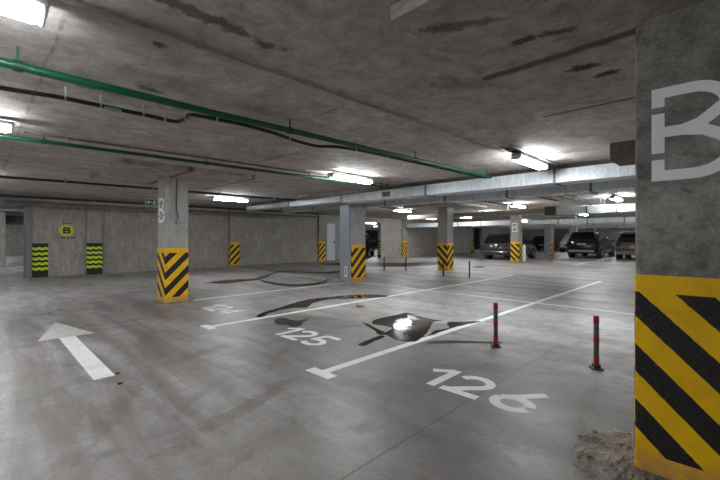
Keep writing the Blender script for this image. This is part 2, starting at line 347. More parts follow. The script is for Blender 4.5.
# ---- stall lines
def tline(x, y0, y1, label, bar=True, mat='line', name='parking_line', wd=.10):
    mb = MB(); mb.box(x-wd/2, y0, .0003, x+wd/2, y1, PZ)
    if bar: mb.box(x-.17, y0-.06, .0003, x+.17, y0+.06, PZ+.0002)
    return tag(obj(name, mb, M[mat]), label, 'parking line', 'white stall lines')
tline(-2.82, 2.33, 13.2, 'long white stall line with end bar between 125 and 126')
tline(-5.45, 2.38, 13.2, 'white stall line with end bar between 124 and 125')
tline(-8.02, 3.14, 7.8, 'plain white stall line running back from the second column to the third', False)
tline(-10.62, 2.38, 13.2, 'faint stall line with end bar just left of the second column, seen past it', True, 'faint')
tline(-13.2, 2.38, 13.2, 'faint stall line with end bar nearest the wall with the yellow disc', True, 'faint')
tag(obj('parking_line', MB().box(-15.9, 7.82, .0003, -.42, 7.9, PZ+.0006), M['line']), 'thin white cross line dividing the back to back stalls', 'parking line', 'white stall lines')
tline(-8.6, 13.9, 19.6, 'thin white line behind the fourth column across the far aisle', False, 'faint') if False else None
tline(-5.45, 20.3, 25.3, 'faint stall line on the far side of the aisle left of the black car', False, 'line')
tline(-2.82, 20.3, 25.3, 'faint stall line on the far side of the aisle near the big column', False, 'line')
# ---- arrow
a = thing('floor_arrow', 'worn white direction arrow on the aisle floor', 'floor marking', (-6.23, .84, 0))
obj('arrow_shaft', MB().box(0, -.085, .0003, 2.07, .085, PZ), M['arrow'], a)
obj('arrow_head', MB().prism([(0.02,-.30),(0.02,.30),(-1.22,.02)], .0003, PZ+.0002), M['arrow_tip'], a)

# ------------------------------------------------------------------ columns
W = .45
B_STROKES = [[(.0,.475),(.165,.475)]+arc(.165,.375,.135,.10,75,12,6), [(.0275,.40),(.0275,.50)],
   [(.0275,.15),(.0275,.365)], [(.03,.262),(.13,.262),(.20,.285),(.26,.335),(.305,.375)], [(.13,.262),(.215,.247),(.285,.205),(.315,.165)],
   [(.0275,.0),(.0275,.115)], [(.0,.0275),(.17,.0275)]+arc(.17,.15,.15,.1225,-75,-8,7)]
def letter_mesh(fill=True):
    mb = MB()
    for i, s in enumerate(B_STROKES): stroke(mb, s, .056, .0, .0012+.0002*i)
    mb.xf(Matrix(((1,0,0,0),(0,0,-1,0),(0,1,0,0),(0,0,0,1))))      # x,y,z -> x, -z, y (stands up, faces -Y)
    return mesh('painted_letter', mb)
LET = letter_mesh()
def column(label, x, y, haz='hazard', letter=True, cap=True, wy=W):
    t = thing('concrete_column', label, 'column', (x, y, 0), 0, 'striped concrete columns')
    obj('shaft', MB().bbox(-W/2,-wy/2,0,W/2,wy/2,CAP if cap else CEIL,.012), M['column' if haz == 'hazard_near' else 'column_pale'], t)
    if haz: obj('hazard_band', MB().bbox(-W/2-.004,-wy/2-.004,0,W/2+.004,wy/2+.004,1.1,.013), M[haz], t)
    if cap: obj('capital', MB().box(-1.2,-1.2,CAP,1.2,1.2,CEIL), M['capital'], t)
    if letter:
        l = obj('painted_letter', LET, M['white_letter'], t); l.location = (-W/2+.075, -W/2-.001, 1.61); l['label'] = 'white stencilled letter B'
    return t
XA, XB = -.165, -8.24
column('big concrete column in the right foreground with white letter B', XA, 2.61+W/2, 'hazard_near')
c2 = column('striped column with exit sign, standing on the left behind the arrow', XB, 2.86)
column('striped column carrying a grey riser panel, in the middle of the hall', XB, 8.09, 'hazard', False, wy=.60)
column('striped column with V chevrons between the two pairs of thin dark bollards', XB, 13.29, 'hazard', False)
column('striped column standing in front of the grey parked car', XB, 20.33)
column('striped column with grey riser, between the grey car and the black car', XB, 25.4, 'hazard', False)
column('concrete column rising directly behind the black car', XB, 30.55, letter=False)
column('farthest concrete column, seen over the roof of the black car', XB, 35.75, letter=False)
column('dim column standing in the hall beyond the left shutter opening', -24.4, .75, None, False)
# base crust of spilt mortar on col 2
# switch conduit on the second column
s = thing('surface_conduit', 'thin vertical conduit with switch box on the left column', 'conduit', (XB+W/2, 2.90, 0))
obj('conduit_pipe', MB().tube([(.015,-.05,2.5),(.015,-.05,2.36),(.015,-.06,1.9),(.015,-.02,1.7)], .011), M['conduit'], s)
obj('switch_box', MB().bbox(0,-.06,1.58,.045,.03,1.70,.008), M['grey_paint'], s)
# risers
def riser(label, x, y0, z1, plate=True):
    t = thing('cable_riser', label, 'riser', (x, y0, 0))
    obj('cover', MB().bbox(-.19,-.08,0.02,.205,0,z1,.006), M['grey_paint'], t)
    if plate:
        p = obj('label_plate', MB().bbox(.0,-.084,.14,.12,-.08,.46,.002), M['white_plastic'], t)
        obj('pictogram', MB().box(.045,-.086,.2,.075,-.084,.34).box(.035,-.086,.35,.085,-.084,.41), M['sign_black'], p)
    return t
riser('grey metal riser panel on the middle column, white plate near its foot', XB, 8.09-.30-.006, 2.5)
riser('grey metal riser panel on the column between grey and black cars', XB, 25.4-W/2-.006, 2.4, False)
# wall pilasters
def pilaster(label, y, kind):
    t = thing('wall_pilaster', label, 'pilaster', (XL+.06, y, 0), 0, 'pilasters along the left wall')
    obj('shaft', MB().box(-.06,-W/2,0,.06,W/2,CEIL), M['wall'], t)
    if kind == 'wave': b = obj('wave_band', MB().box(-.06,-W/2-.004,0,.064,W/2+.004,1.12), M['wave'], t); b['label'] = 'black and lime wavy stripes'
    else: b = obj('hazard_band', MB().box(-.06,-W/2-.004,0,.064,W/2+.004,1.1), M['hazard'], t)
    return t
pilaster('wall pilaster with lime and black waves, right of the yellow disc', 2.98, 'wave')
pilaster('wall pilaster with yellow and black stripes, behind the left ceiling lamp', 8.32, 'h')
pilaster('wall pilaster with yellow and black stripes, left of the white door', 13.5, 'h')
pilaster('wall pilaster with yellow and black stripes, left of the chevron column', 20.95, 'h')
for lab, x0, y0, x1, y1 in (('lime and black wave panel at the foot of the wall by the shutter rail', XL, 1.29, XL+.012, 1.70),
                    ('lime and black wave panel on the wall end beside the far opening', XL-.25, 18.55, XL+.01, 18.90),
                    ('lime and black wave panel on the wall end left of the grey car', XL-.25, 30.5, XL+.02, 31.0)):
    mb = MB().box(0,0,0,x1-x0,y1-y0,1.12) if x0 == XL else MB().prism([(-.01,-.012),(.256,-.012),(.256,-.001),(-.01,-.001)] if y0 < 20 else [(.25-.25,y1-y0+.012),(.262,y1-y0+.012),(.262,0),(.251,0),(.251,y1-y0+.001),(0,y1-y0+.001)], 0, 1.12)
    o = tag(obj('wave_panel', mb, M['wave']), lab, 'wall marking', 'wavy lime wall markings'); o.location = (x0, y0, 0)
# wall disc B
t = thing('wall_sign', 'lime yellow disc with a black B painted on the left wall', 'sign', (XL, 2.19, 1.56))
mb = MB().lathe([(0,.004),(.20,.004),(.205,0)], axis='x', seg=40); obj('disc', mb, M['sign_yellow'], t)
mb = MB(); 
for i, s_ in enumerate([[(-.07,-.09),(-.07,.09)],[(-.09,.08),(.02,.08)]+arc(.03,.045,.045,.037,90,-90,8)+[(-.06,.006)],[(-.06,0),(.03,0)]+arc(.04,-.043,.05,.04,90,-90,8)+[(-.09,-.083)]]):
    stroke(mb, s_, .05, .004, .0065+.0003*i)
mb.xf(Matrix(((0,0,1,0),(1,0,0,0),(0,1,0,0),(0,0,0,1)))); l = obj('letter', mb, M['sign_black'], t); l['label'] = 'black letter B'
random.seed(3)
yy = -.25
while yy < .25:
    q = random.choice((.035,.05,.065)); obj('caption_mark', MB().box(0,yy,-.275,.003,yy+q,-.235), M['sign_black'], t); yy += q+random.choice((.012,.02,.05))
for yy in (-.10,-.055,-.01,.035,.08): obj('caption_mark', MB().box(0,yy,.232,.003,yy+.034,.252), M['sign_black'], t)
# exit sign on the left column
t = thing('exit_sign', 'small green exit sign sticking out of the left column', 'sign', (XB-.15, 2.61, 1.95))
obj('panel', MB().bbox(-.012,-.30,0,.012,0,.16,.004), M['exit_green'], t)
obj('border', MB().box(.012,-.295,.004,.014,-.005,.012).box(.012,-.295,.148,.014,-.005,.156).box(.012,-.295,.012,.014,-.287,.148).box(.012,-.013,.012,.014,-.005,.148), M['white_plastic'], t)
mb = MB()
stroke(mb, [(-.245,.08),(-.15,.08)], .022, .012, .0145); mb.prism([(-.262,.08),(-.215,.12),(-.215,.04)], .012, .015)
mb.xf(Matrix(((0,0,1,0),(1,0,0,0),(0,1,0,0),(0,0,0,1)))); obj('arrow', mb, M['white_plastic'], t)
mb = MB()
for i, s_ in enumerate([[(-.075,.105),(-.085,.068)],[(-.085,.07),(-.115,.055),(-.11,.03)],[(-.085,.068),(-.07,.045),(-.045,.035)],[(-.075,.1),(-.105,.095),(-.115,.075)],[(-.075,.1),(-.05,.085)]]): stroke(mb, s_, .014, .012, .0145+.0002*i)
mb.prism(arc(-.068,.123,.012,.012,0,330,11), .012, .0147)
mb.xf(Matrix(((0,0,1,0),(1,0,0,0),(0,1,0,0),(0,0,0,1)))); obj('running_figure', mb, M['white_plastic'], t)
obj('bracket', MB().box(-.006,-.02,.16,.006,0,.19).box(-.02,-.006,.02,.02,.015,.15), M['steel'], t)
t.scale = (1,.76,.9)
# wall cameras / small dark thing on the riser wall
# concrete block dropping from the ceiling at right
tag(obj('concrete_block', MB().bbox(-1.2, 6.1, 2.37, .3, 6.75, CEIL, .01), M['block']), 'brown concrete block hanging from the ceiling beside the big column', 'ceiling block')

# ------------------------------------------------------------------ lamps
def lamp_proto():
    t = thing('ceiling_lamp', '', 'lamp', (0,0,0), 0, 'fluorescent ceiling lamps')
    obj('housing', MB().bbox(-.076,-.575,2.512,.076,.575,2.555,.012), M['lamp_house'], t)
    obj('diffuser', MB().bbox(-.08,-.54,2.45,.08,.54,2.518,.032), M['lamp'], t)
    for s in (-1, 1):
        obj('end_cap', MB().bbox(-.08,s*.54,2.455,.08,s*.565,2.518,.012), M['white_plastic'], t)
        obj('hanger', MB().cyl((0,s*.4,2.55),(0,s*.4,CEIL),.006), M['steel'], t)
    return t
LP = [(-2.63,-.30,'bright ceiling lamp cut by the top left corner, nearest of all'),
 (-5.6,-.28,'ceiling lamp at the left edge just above the second green pipe'),
 (-10.9,-.3,'ceiling lamp at the far left edge under the thin black pipe'),
 (-5.5,5.34,'glowing ceiling lamp over the second green pipe, left of the duct'),
 (-11.1,5.55,'ceiling lamp glowing in front of the left wall beyond the striped column'),
 (-2.27,6.15,'ceiling lamp glowing beside the silver cable tray in front of the duct'),
 (-10.3,13.1,'ceiling lamp seen under the duct, between the middle and chevron columns'),
 (-5.7,14.2,'ceiling lamp beyond the duct, above the far end of the long stall line'),
 (-2.52,13.7,'ceiling lamp beyond the duct, close to the big column'),
 (-10.9,19.7,'far ceiling lamp just right of the chevron column'),
 (-5.35,21.5,'small far ceiling lamp over the black parked car'),
 (-2.4,21.5,'far ceiling lamp over the taupe car'),(-8.3,17.2,'added lamp brightening the far aisle in front of the grey car'),(-4.0,17.6,'added lamp brightening the far aisle in front of the black car'),  # the two far aisle lamps are added to brighten the floor there
 (-5.35,29.2,'distant ceiling lamp deep behind the black car'),
 (-10.5,27,'distant ceiling lamp behind the grey car'),
 (-10.5,36,'distant ceiling lamp above the pale blue van'),
 (-5.35,37,'most distant ceiling lamp along the black car row'),
 (-2.4,30,'distant ceiling lamp behind the taupe car'),
 (-21.5,-.6,'added lamp lighting the dim hall beyond the left shutter opening'),  # added so the hall past the shutter is lit
 (-33,1.0,'farthest added lamp, brightening the wall beyond the left shutter opening'),  # added to brighten the wall past the shutter opening
 (-20.5,22,'ceiling lamp seen through the far opening beside the dark car'),
 (-27,30,'second ceiling lamp deeper through the far opening'),
 (-13.2,19.5,'small ceiling lamp by the wall edge near the far opening'),
 (-20,36,'added lamp lightening the space behind the far wall end with the wave panel'),  # added to lighten the space past the wall end
 (3.2,7.5,'unseen added lamp behind the big column'), (-5.3,-5,'unseen added lamp behind the camera on the left'),(-34,-2.7,'unseen added lamp deep in the hall beyond the shutter opening, left of the frame'),(-34,6.2,'unseen added lamp deep in the hall beyond the shutter opening, behind the disc wall'),(-11,-3.4,'unseen added lamp left of the frame by the shutter opening'),(-14.6,-2.9,'unseen added lamp left of the frame against the shutter wall'),(2.2,-3.2,'unseen added lamp behind the camera on the right'),(3.0,16,'unseen added lamp far behind the big column'),(-8.5,46,'added lamp lighting the very back of the hall, left'),(-4,46,'added lamp lighting the very back of the hall, right')]  # added fill lamps, mostly out of view, to brighten floor, column and back walls
p0 = lamp_proto()
for i, (x, y, lab) in enumerate(LP):
    o = p0 if i == 0 else copy_tree(p0); o.location = (x, y, 0); o['label'] = lab

# ------------------------------------------------------------------ pipes and cables
def pipe(name, label, pts, r, mat, cat='pipe', clips=(), clipmat='clip', cr=1.5, cl=.02):
    t = thing(name, label, cat, pts[0]); o = Vector(pts[0])
    obj('pipe_run' if cat == 'pipe' else 'cable_run', MB().tube([Vector(p)-o for p in pts], r), M[mat], t)
    P = [Vector(p) for p in pts]; L = [(P[i+1]-P[i]).length for i in range(len(P)-1)]
    for d in clips:
        k = 0
        while k < len(L)-1 and d > L[k]: d -= L[k]; k += 1
        q = P[k]+(P[k+1]-P[k]).normalized()*d; dr = (P[k+1]-P[k]).normalized()
        obj('clip', MB().cyl(q-o-dr*cl/2, q-o+dr*cl/2, r*cr, 12).box(q.x-o.x-.006, q.y-o.y-.006, q.z-o.z+r, q.x-o.x+.006, q.y-o.y+.006, CEIL-o.z), M[clipmat], t)
    return t
def bend(pts, r=.06, n=5):
    P = [Vector(p) for p in pts]; out = [P[0]]
    for i in range(1, len(P)-1):
        a = (P[i-1]-P[i]); b = (P[i+1]-P[i]); q = min(r, a.length*.45, b.length*.45); A = P[i]+a.normalized()*q; B = P[i]+b.normalized()*q
        for k in range(n+1):
            s = k/n; out.append(A*(1-s)**2+P[i]*2*s*(1-s)+B*s*s)
    return out+[P[-1]]
def fr(a, b, n): return [a+(b-a)*i/(n-1) for i in range(n)]
pipe('ceiling_pipe', 'thick green pipe crossing the ceiling from the left edge to the duct', [(-3.47,-2.2,2.47),(-3.46,1.5,2.47),(-3.38,4.2,2.47),(-3.31,6.95,2.47)], .031, 'green', 'pipe', fr(2.4, 9.0, 4), 'green_dark', 1.25, .05)
pipe('ceiling_pipe', 'second thinner green pipe on the ceiling, passing under the middle lamp', [(-6.25,-2.4,2.50),(-6.0,3.0,2.50),(-5.78,6.9,2.50)], .024, 'green', 'pipe', fr(1, 9, 5), 'green_dark', 1.3, .05)
cab = bend([(-4.22,-2.2,2.5),(-4.17,.14,2.5),(-4.08,.5,2.5),(-4.05,.8,2.49),(-4.08,1.2,2.5),(-4.11,1.46,2.5),(-3.94,1.48,2.5),(-3.72,1.44,2.49),(-3.60,1.52,2.46),(-3.56,1.87,2.46),(-3.60,2.26,2.46),(-3.69,2.7,2.45),(-3.72,3.0,2.45),(-3.58,3.2,2.46),(-3.50,3.6,2.46),(-3.46,5.0,2.46),(-3.40,6.9,2.46)], .09)
pipe('ceiling_cable', 'black corrugated cable run that jogs over to the thick green pipe', cab, .019, 'black', 'cable', (2.75,3.0,3.35,3.55,3.9,4.3,5.2,6.2,6.8,8.0,8.8), 'clip', 1.35, .016)
t = thing('junction_lens', 'small pale blue junction fitting on the black ceiling cable', 'junction box', (-4.05, .88, 2.475))
obj('lens', MB().lathe([(0,-.02),(.03,-.016),(.045,0),(.045,.015),(.0,.02)], seg=18).xf(Matrix.Diagonal((.8,1.6,1,1))), M['bluelens'], t)
pipe('ceiling_conduit', 'thin brown conduit behind the black cable, running past the middle lamp', [(-6.02,.4,2.56),(-5.9,2.75,2.56),(-5.8,6.9,2.56)], .013, 'conduit', 'pipe', fr(.4,6.3,9), 'clip', 1.5, .014)
pipe('ceiling_conduit', 'pale clipped conduit running along the ceiling middle to the silver tray', [(-2.60,-1.5,2.575),(-2.52,1.85,2.575),(-2.43,5.7,2.575)], .012, 'beige_conduit', 'pipe', fr(.3,7,16), 'beige_conduit', 1.5, .02)
pipe('ceiling_pipe', 'thin black pipe crossing the far left ceiling to the striped column', [(-10.6,-3,2.50),(-10.1,1.6,2.50),(-10.0,3.2,2.50),(-9.9,7.1,2.50)], .026, 'black', 'pipe', fr(1,9.4,6), 'steel', 1.3, .03)
pipe('ceiling_pipe', 'black pipe high on the left, running just in front of the left wall', [(-14.2,-4,2.46),(-14.2,12,2.46)], .035, 'black', 'pipe', fr(1,15,6), 'steel', 1.3, .03)
t = thing('cable_tray', 'long grey cable tray along the top of the left wall', 'cable tray', (-14.87, .6, 2.33))
obj('tray', MB().box(-.12,0,0,.12,11.4,.015).box(-.12,0,.015,-.11,11.4,.06).box(.11,0,.015,.12,11.4,.06), M['tray'], t)
for k in range(6): obj('hanger_rod', MB().cyl((-.115,.5+k*2.1,.0),(-.115,.5+k*2.1,CEIL-2.33),.006), M['steel'], t)
# bundle of cables in front of the tray
pipe('ceiling_cable', 'dark cable bundle lying in the tray over the yellow disc', [(-14.88,.7,2.37),(-14.85,1.3,2.40),(-14.9,2.0,2.37),(-14.87,3.2,2.375),(-14.88,11.9,2.37)], .02, 'black', 'cable')
# silver perforated tray near the duct
t = thing('cable_tray', 'short silver cable tray with rungs meeting the duct near the right lamp', 'cable tray', (-2.26, 5.2, 2.565))
obj('tray_rail', MB().box(-.085,0,0,-.06,1.9,.035), M['chrome'], t); obj('tray_rail', MB().box(.06,0,0,.085,1.9,.035), M['chrome'], t)
for i in range(8): obj('rung', MB().box(-.06,.12+i*.23,.008,.06,.15+i*.23,.02), M['conduit'], t)
# next bay
pipe('ceiling_pipe', 'dark pipe in the bay behind the duct, left of the silver one', [(-3.42,8.95,2.47),(-3.40,13.2,2.47)], .033, 'black', 'pipe', fr(.6,3.8,4), 'steel', 1.3, .03)
pipe('ceiling_pipe', 'dark thinner pipe in the bay behind the duct, ending in a bend', bend([(-3.95,12.9,2.48),(-3.95,10.2,2.48),(-3.55,9.9,2.48),(-3.55,9.0,2.48)],.15), .024, 'black', 'pipe', (.5,1.6), 'steel', 1.3, .03)
pipe('ceiling_pipe', 'silver pipe in the bay behind the duct, near the big column', [(-2.75,8.9,2.50),(-2.72,13.3,2.50)], .02, 'chrome', 'pipe', fr(.5,4,5), 'steel', 1.4, .03)
pipe('ceiling_pipe', 'dark pipe behind the duct leading toward the striped column by the grey car', [(-5.75,8.9,2.49),(-5.72,13.3,2.49)], .028, 'black', 'pipe', fr(.5,4,4), 'steel', 1.3, .03)
pipe('ceiling_pipe', 'black pipe behind the duct above the far opening', [(-9.9,9.0,2.5),(-9.8,13.4,2.5)], .026, 'black', 'pipe', fr(.5,4,4), 'steel', 1.3, .03)

# ------------------------------------------------------------------ ducts
def duct(label, segs, y0, y1, mat='galv', joints=(), hang=(), ztop=None):
    """segs: list of (x0, x1, z0, z1)"""
    t = thing('air_duct', label, 'duct', (segs[0][0], y0, segs[0][2]), 0, 'ventilation ducts across the ceiling'); o = Vector(t.location)
    for i, (x0, x1, z0, z1) in enumerate(segs):
        obj('duct_section', MB().bbox(x0-o.x, 0, z0-o.z, x1-o.x, y1-y0, z1-o.z, .006), M[mat if isinstance(mat, str) else mat[i]], t)
    for x in joints:
        z0, z1 = [(s[2], s[3]) for s in segs if s[0]-.01 <= x <= s[1]+.01][0]
        obj('flange', MB().box(x-o.x-.02,-.018,z0-o.z-.018,x-o.x+.02,y1-y0+.018,z1-o.z+.015), M['galv_dark'], t)
    for x in hang:
        z0 = [s[2] for s in segs if s[0]-.01 <= x <= s[1]+.01][0]
        obj('hanger_rod', MB().cyl((x-o.x,-.03,z0-o.z-.03),(x-o.x,-.03,CEIL-o.z),.005).cyl((x-o.x,y1-y0+.03,z0-o.z-.03),(x-o.x,y1-y0+.03,CEIL-o.z),.005).box(x-o.x-.015,-.05,z0-o.z-.03,x-o.x+.015,y1-y0+.05,z0-o.z-.02), M['steel'], t)
    return t
d1 = duct('wide silver air duct crossing the hall in front of the middle column', [(-13.2,-10.4,2.36,2.49),(-10.4,-7.85,2.33,2.505),(-7.85,-5.0,2.285,2.51),(-5.0,1.5,2.28,2.515)], 7.22, 7.64, 'galv', (-13.18,-10.4,-7.85,-5.0,-2.25), (-12.7,-6.3))
obj('access_hatch', MB().bbox(6.9,-.012,-.02,7.15,.0,.10,.004), M['galv_dark'], d1)
duct('lower silver air duct running parallel behind the wide one', [(-12.5,-9.0,2.30,2.47),(-9.0,-5.2,2.25,2.46),(-5.2,1.5,2.215,2.46)], 8.36, 8.80, 'galv', (-12.48,-10.6,-9.0,-7.2,-5.2,-3.6,-1.95), (-4.4,-2.4))
d3 = duct('pale air duct in the second bay, passing behind the chevron column', [(-10.4,-4.55,2.14,2.31),(-4.2,1.5,2.09,2.32)], 13.62, 14.0, ('beige_duct','galv'), (-3.3,-2.5,-1.9), (-9.8,-6.0,-2.9))
obj('coupling', MB().box(5.85,-.03,-.06,6.2,.4,.22), M['block'], d3)
obj('end_damper', MB().cyl((-.02,.19,.085),(-.10,.19,.085),.07,16).box(-.02,.02,.0,.02,.36,.17), M['galv_dark'], d3)
duct('bluish duct low behind the column by the grey car', [(-16,-8.6,2.02,2.28),(-7.8,1.5,2.02,2.25)], 20.75, 21.2, 'galv', (-12,-10.5,-6.3,-5,-3.5), (-9.5,-5.6))
duct('far duct running over the roof of the black car', [(-14,1.5,2.1,2.34)], 26.2, 26.7, 'galv', (-6,-4.5,-3), (-9.5,-5.2))
duct('farthest duct near the back of the hall', [(-15,1.5,2.05,2.35)], 33, 33.5, 'galv', (-8,-6,-4), (-9.5,-5.2))
duct('dark duct in the hall beyond the left shutter opening', [(-27,-25,2.0,2.4)], -6, 6, 'galv_dark', (), (-26.8,-25.2))
duct('pale duct in the hall behind the far opening', [(-30,-18,2.05,2.35)], 26, 26.5, 'galv', (-24,-22), (-25,-21))

# ------------------------------------------------------------------ bollards
def bollard(label, x, y, lean=0):
    t = thing('bollard', label, 'bollard', (x, y, 0), 0, 'red banded bollards'); t.rotation_euler = (0, lean, .6)
    obj('base_plate', MB().bbox(-.055,-.045,.001,.055,.045,.010,.003), M['post_dark'], t)
    for a_, b_ in ((-.042,-.033),(.042,-.033),(-.042,.033),(.042,.033)): obj('bolt', MB().cyl((a_,b_,.012),(a_,b_,.024),.009,6), M['steel'], t)
    obj('hinge_sleeve', MB().bbox(-.03,-.03,.012,.03,.03,.05,.005), M['post_dark'], t)
    obj('post', MB().lathe([(0,.03),(.024,.03),(.024,.518),(.02,.526),(0,.528)]), M['post_grey'], t)
    for z0, z1 in ((.045,.13),(.26,.325),(.455,.527)): obj('red_band', MB().lathe([(.0245,z0),(.0262,z0+.003),(.0262,z1-.003),(.0245 if z1<.5 else .0215,z1),(.0,z1+.0018)] if z1 > .5 else [(.0245,z0),(.0262,z0+.003),(.0262,z1-.003),(.0245,z1)]), M['post_red'], t)
    return t
bollard('grey bollard with red bands standing beside the long stall line', -2.01, 4.35)
bollard('grey bollard with red bands standing nearest the big column', -.96, 4.32)
def thin_post(label, x, y, h=.55):
    t = thing('bollard', label, 'bollard', (x, y, 0), 0, 'thin dark bollards')
    obj('base_plate', MB().bbox(-.055,-.045,.001,.055,.045,.010,.003), M['post_dark'], t)
    obj('post', MB().lathe([(0,.01),(.026,.01),(.026,h-.01),(.02,h),(0,h+.003)], seg=16), M['post_dark'], t)
    obj('cap_band', MB().lathe([(.0265,h-.09),(.028,h-.087),(.028,h-.03),(.0265,h-.027)], seg=16), M['post_grey'], t)
thin_post('thin dark bollard closest to the middle column', -10.0, 11.55)
thin_post('thin dark bollard between the middle column and the chevron column, right one of its pair', -9.13, 11.85)
thin_post('thin dark bollard just in front of the chevron column', -7.06, 11.25, .5)
thin_post('thin dark bollard to the right of the chevron column', -6.16, 11.4)
t = thing('white_post', 'white wrapped post leaning on the column in front of the grey car', 'post', (-7.80, 20.25, 0))
obj('sleeve', MB().lathe([(0,.03),(.075,.03),(.085,.25),(.08,.6),(.085,.85),(.06,.93),(0,.95)], seg=18), M['white_plastic'], t)
obj('foot', MB().lathe([(0,0),(.13,0),(.13,.03),(.08,.05),(0,.05)], seg=18), M['rim'], t)

# ------------------------------------------------------------------ puddles
def smooth_poly(p, n=5):
    out = []; m = len(p)
    for i in range(m):
        a, b, c_, d_ = [Vector(p[(i+k-1)%m]) for k in range(4)]
        for k in range(n):
            s = k/n; q = .5*((2*b)+(c_-a)*s+(2*a-5*b+4*c_-d_)*s*s+(3*b-a-3*c_+d_)*s**3)
            j = noise.noise(Vector((q.x*6, q.y*6, 3)))*.025+noise.noise(Vector((q.x*17, q.y*17, 9)))*.012; out.append((q.x+j, q.y+j*.7))
    return out
from mathutils.geometry import tessellate_polygon
def wet(name, label, polys, mat='puddle', cat='puddle', holes=(), z=.0024, group='wet patches on the floor'):
    loops = [[Vector((x, y, z)) for x, y in smooth_poly(p)] for p in list(polys)+list(holes)]
    V = [v for l in loops for v in l]; me = bpy.data.meshes.new(name)
    me.from_pydata([v[:] for v in V], [], [f for f in tessellate_polygon(loops)]); me.validate()
    bm = bmesh.new(); bm.from_mesh(me)
    for f in bm.faces:
        if f.normal.z < 0: f.normal_flip()
    bm.to_mesh(me); bm.free(); me.update(); o = obj(name, me, M[mat]); return tag(o, label, cat, group)
wet('puddle','long dark puddle curving across the stall line between 124 and 125',[[(-5.66,3.28),(-5.83,3.51),(-6.03,4.01),(-6.36,4.75),(-6.34,5.4),(-6.18,5.99),(-5.84,6.45),(-5.46,6.44),(-5.51,6.08),(-5.74,5.75),(-6.05,5.32),(-5.97,4.77),(-5.68,4.35),(-5.83,4.08),(-5.72,3.62),(-5.49,3.27)]])
wet('damp_patch','small dark damp blot above the number 125',[[(-5.19,3.34),(-5.24,3.52),(-4.88,3.53),(-4.85,3.78),(-4.7,3.52),(-4.56,3.38),(-4.56,3.24),(-4.77,3.25),(-4.86,3.17)]],'damp','damp patch')
wet('puddle','large mirror like puddle reflecting a lamp, beside the long stall line',[[(-3.88, 4.2), (-4.04, 4.43), (-4.05, 4.8), (-4.03, 5.24), (-3.78, 5.17), (-3.39, 5.11), (-3.24, 5.17), (-3.29, 4.99), (-3.16, 4.7), (-3.08, 4.56), (-2.95, 4.24), (-2.91, 4.12), (-2.83, 3.86), (-3.02, 3.76), (-3.22, 3.82), (-3.38, 3.9), (-3.48, 4.2), (-3.78, 4.22)]])
wet('puddle','pointed dark puddle squeezed between a dry island and the long stall line',[[(-3.13, 5.11), (-3.01, 5.27), (-2.78, 5.51), (-2.88, 4.92), (-2.86, 4.25), (-2.89, 4.25), (-2.97, 4.48), (-2.92, 4.68), (-2.94, 4.84)]])
wet('puddle','thin wet finger at the left tip of the large puddle',[[(-4.06,4.19),(-3.7,4.06),(-3.42,3.95),(-3.34,3.86),(-3.38,3.8),(-3.56,3.9),(-3.84,4.04)]])
wet('puddle','narrow pale wet tail pointing from the large puddle to 125',[[(-3.25,3.28),(-3.28,3.46),(-3.34,3.76),(-3.25,3.77),(-3.19,3.48),(-3.16,3.27)]])
wet('damp_patch','dark damp streak behind the bollard beside the long stall line',[[(-2.7,3.93),(-2.68,4.05),(-2.54,4.23),(-2.28,4.43),(-2.06,4.6),(-2.04,4.5),(-2.23,4.34),(-2.43,4.14),(-2.62,3.94)]],'damp','damp patch')
wet('puddle','left arm of the ring shaped wet patch behind the left column',[[(-10.78,4.6),(-11.18,5.24),(-11.08,5.78),(-10.97,6.25),(-11.54,7.01),(-12.26,7.82),(-12.4,8.21),(-11.58,7.3),(-10.78,6.63),(-10.43,6.06),(-10.36,5.47),(-10.27,4.95),(-10.55,4.75)]],'damp','damp patch')
wet('puddle','curved wet band reaching the foot of the middle column',[[(-10.57,6.19),(-9.61,6.13),(-8.9,6.19),(-8.64,6.54),(-8.70,7.1),(-9.06,7.7),(-9.41,7.97),(-8.89,7.85),(-8.5,7.32),(-8.15,6.64),(-8.25,6.04),(-8.68,5.82),(-9.51,5.85)]],'puddle')
wet('puddle','wet patch farther back, left of the middle column',[[(-13.14,8.18),(-12.46,8.56),(-11.73,8.87),(-11.09,9.23),(-11.09,9.9),(-10.99,10.29),(-10.4,9.28),(-10.79,8.77),(-11.55,8.52),(-12.18,8.16)]],'damp','damp patch')
wet('puddle','broad wet streak on the far floor in front of the white door wall',[[(-14.68,12.07),(-14.36,14.59),(-12.3,15.47),(-11.27,17.63),(-10.16,15.54),(-10.93,13.02),(-12.64,12.18)]],'damp','damp patch')
wet('damp_patch','small black oil blot on the far aisle in front of the grey car',[[(-8.42,15.9),(-8.37,16.38),(-8.09,16.4),(-7.76,15.65),(-7.99,15.27)]],'damp','damp patch')
# leaf litter beside the puddle
def chunk(r, sq=.6, seed=0):
    bm = bmesh.new(); bmesh.ops.create_icosphere(bm, subdivisions=2, radius=r)
    for v in bm.verts:
        n_ = noise.noise(v.co/r*1.3+Vector((seed*3.1,seed*1.7,0))); v.co *= 1+.45*n_; v.co.z *= sq
    zm = min(v.co.z for v in bm.verts)
    for v in bm.verts: v.co.z -= zm
    mb = MB().add([v.co[:] for v in bm.verts], [[v.index for v in f.verts] for f in bm.faces]); bm.free(); return mb
for lab, x, y, r, m in (('small brown clod lying beside the puddle near the middle column', -5.02, 5.1, .085, 'rubble'),
                        ('tiny dark stone on the floor at the tail of the arrow', -3.88, .9, .022, 'black'), ('tiny dark chip on the floor beside the arrow shaft', -4.19, .95, .02, 'black')):
    o = tag(obj('debris', chunk(r, .3, r*40), M[m]), lab, 'debris'); o.location = (x, y, .0)
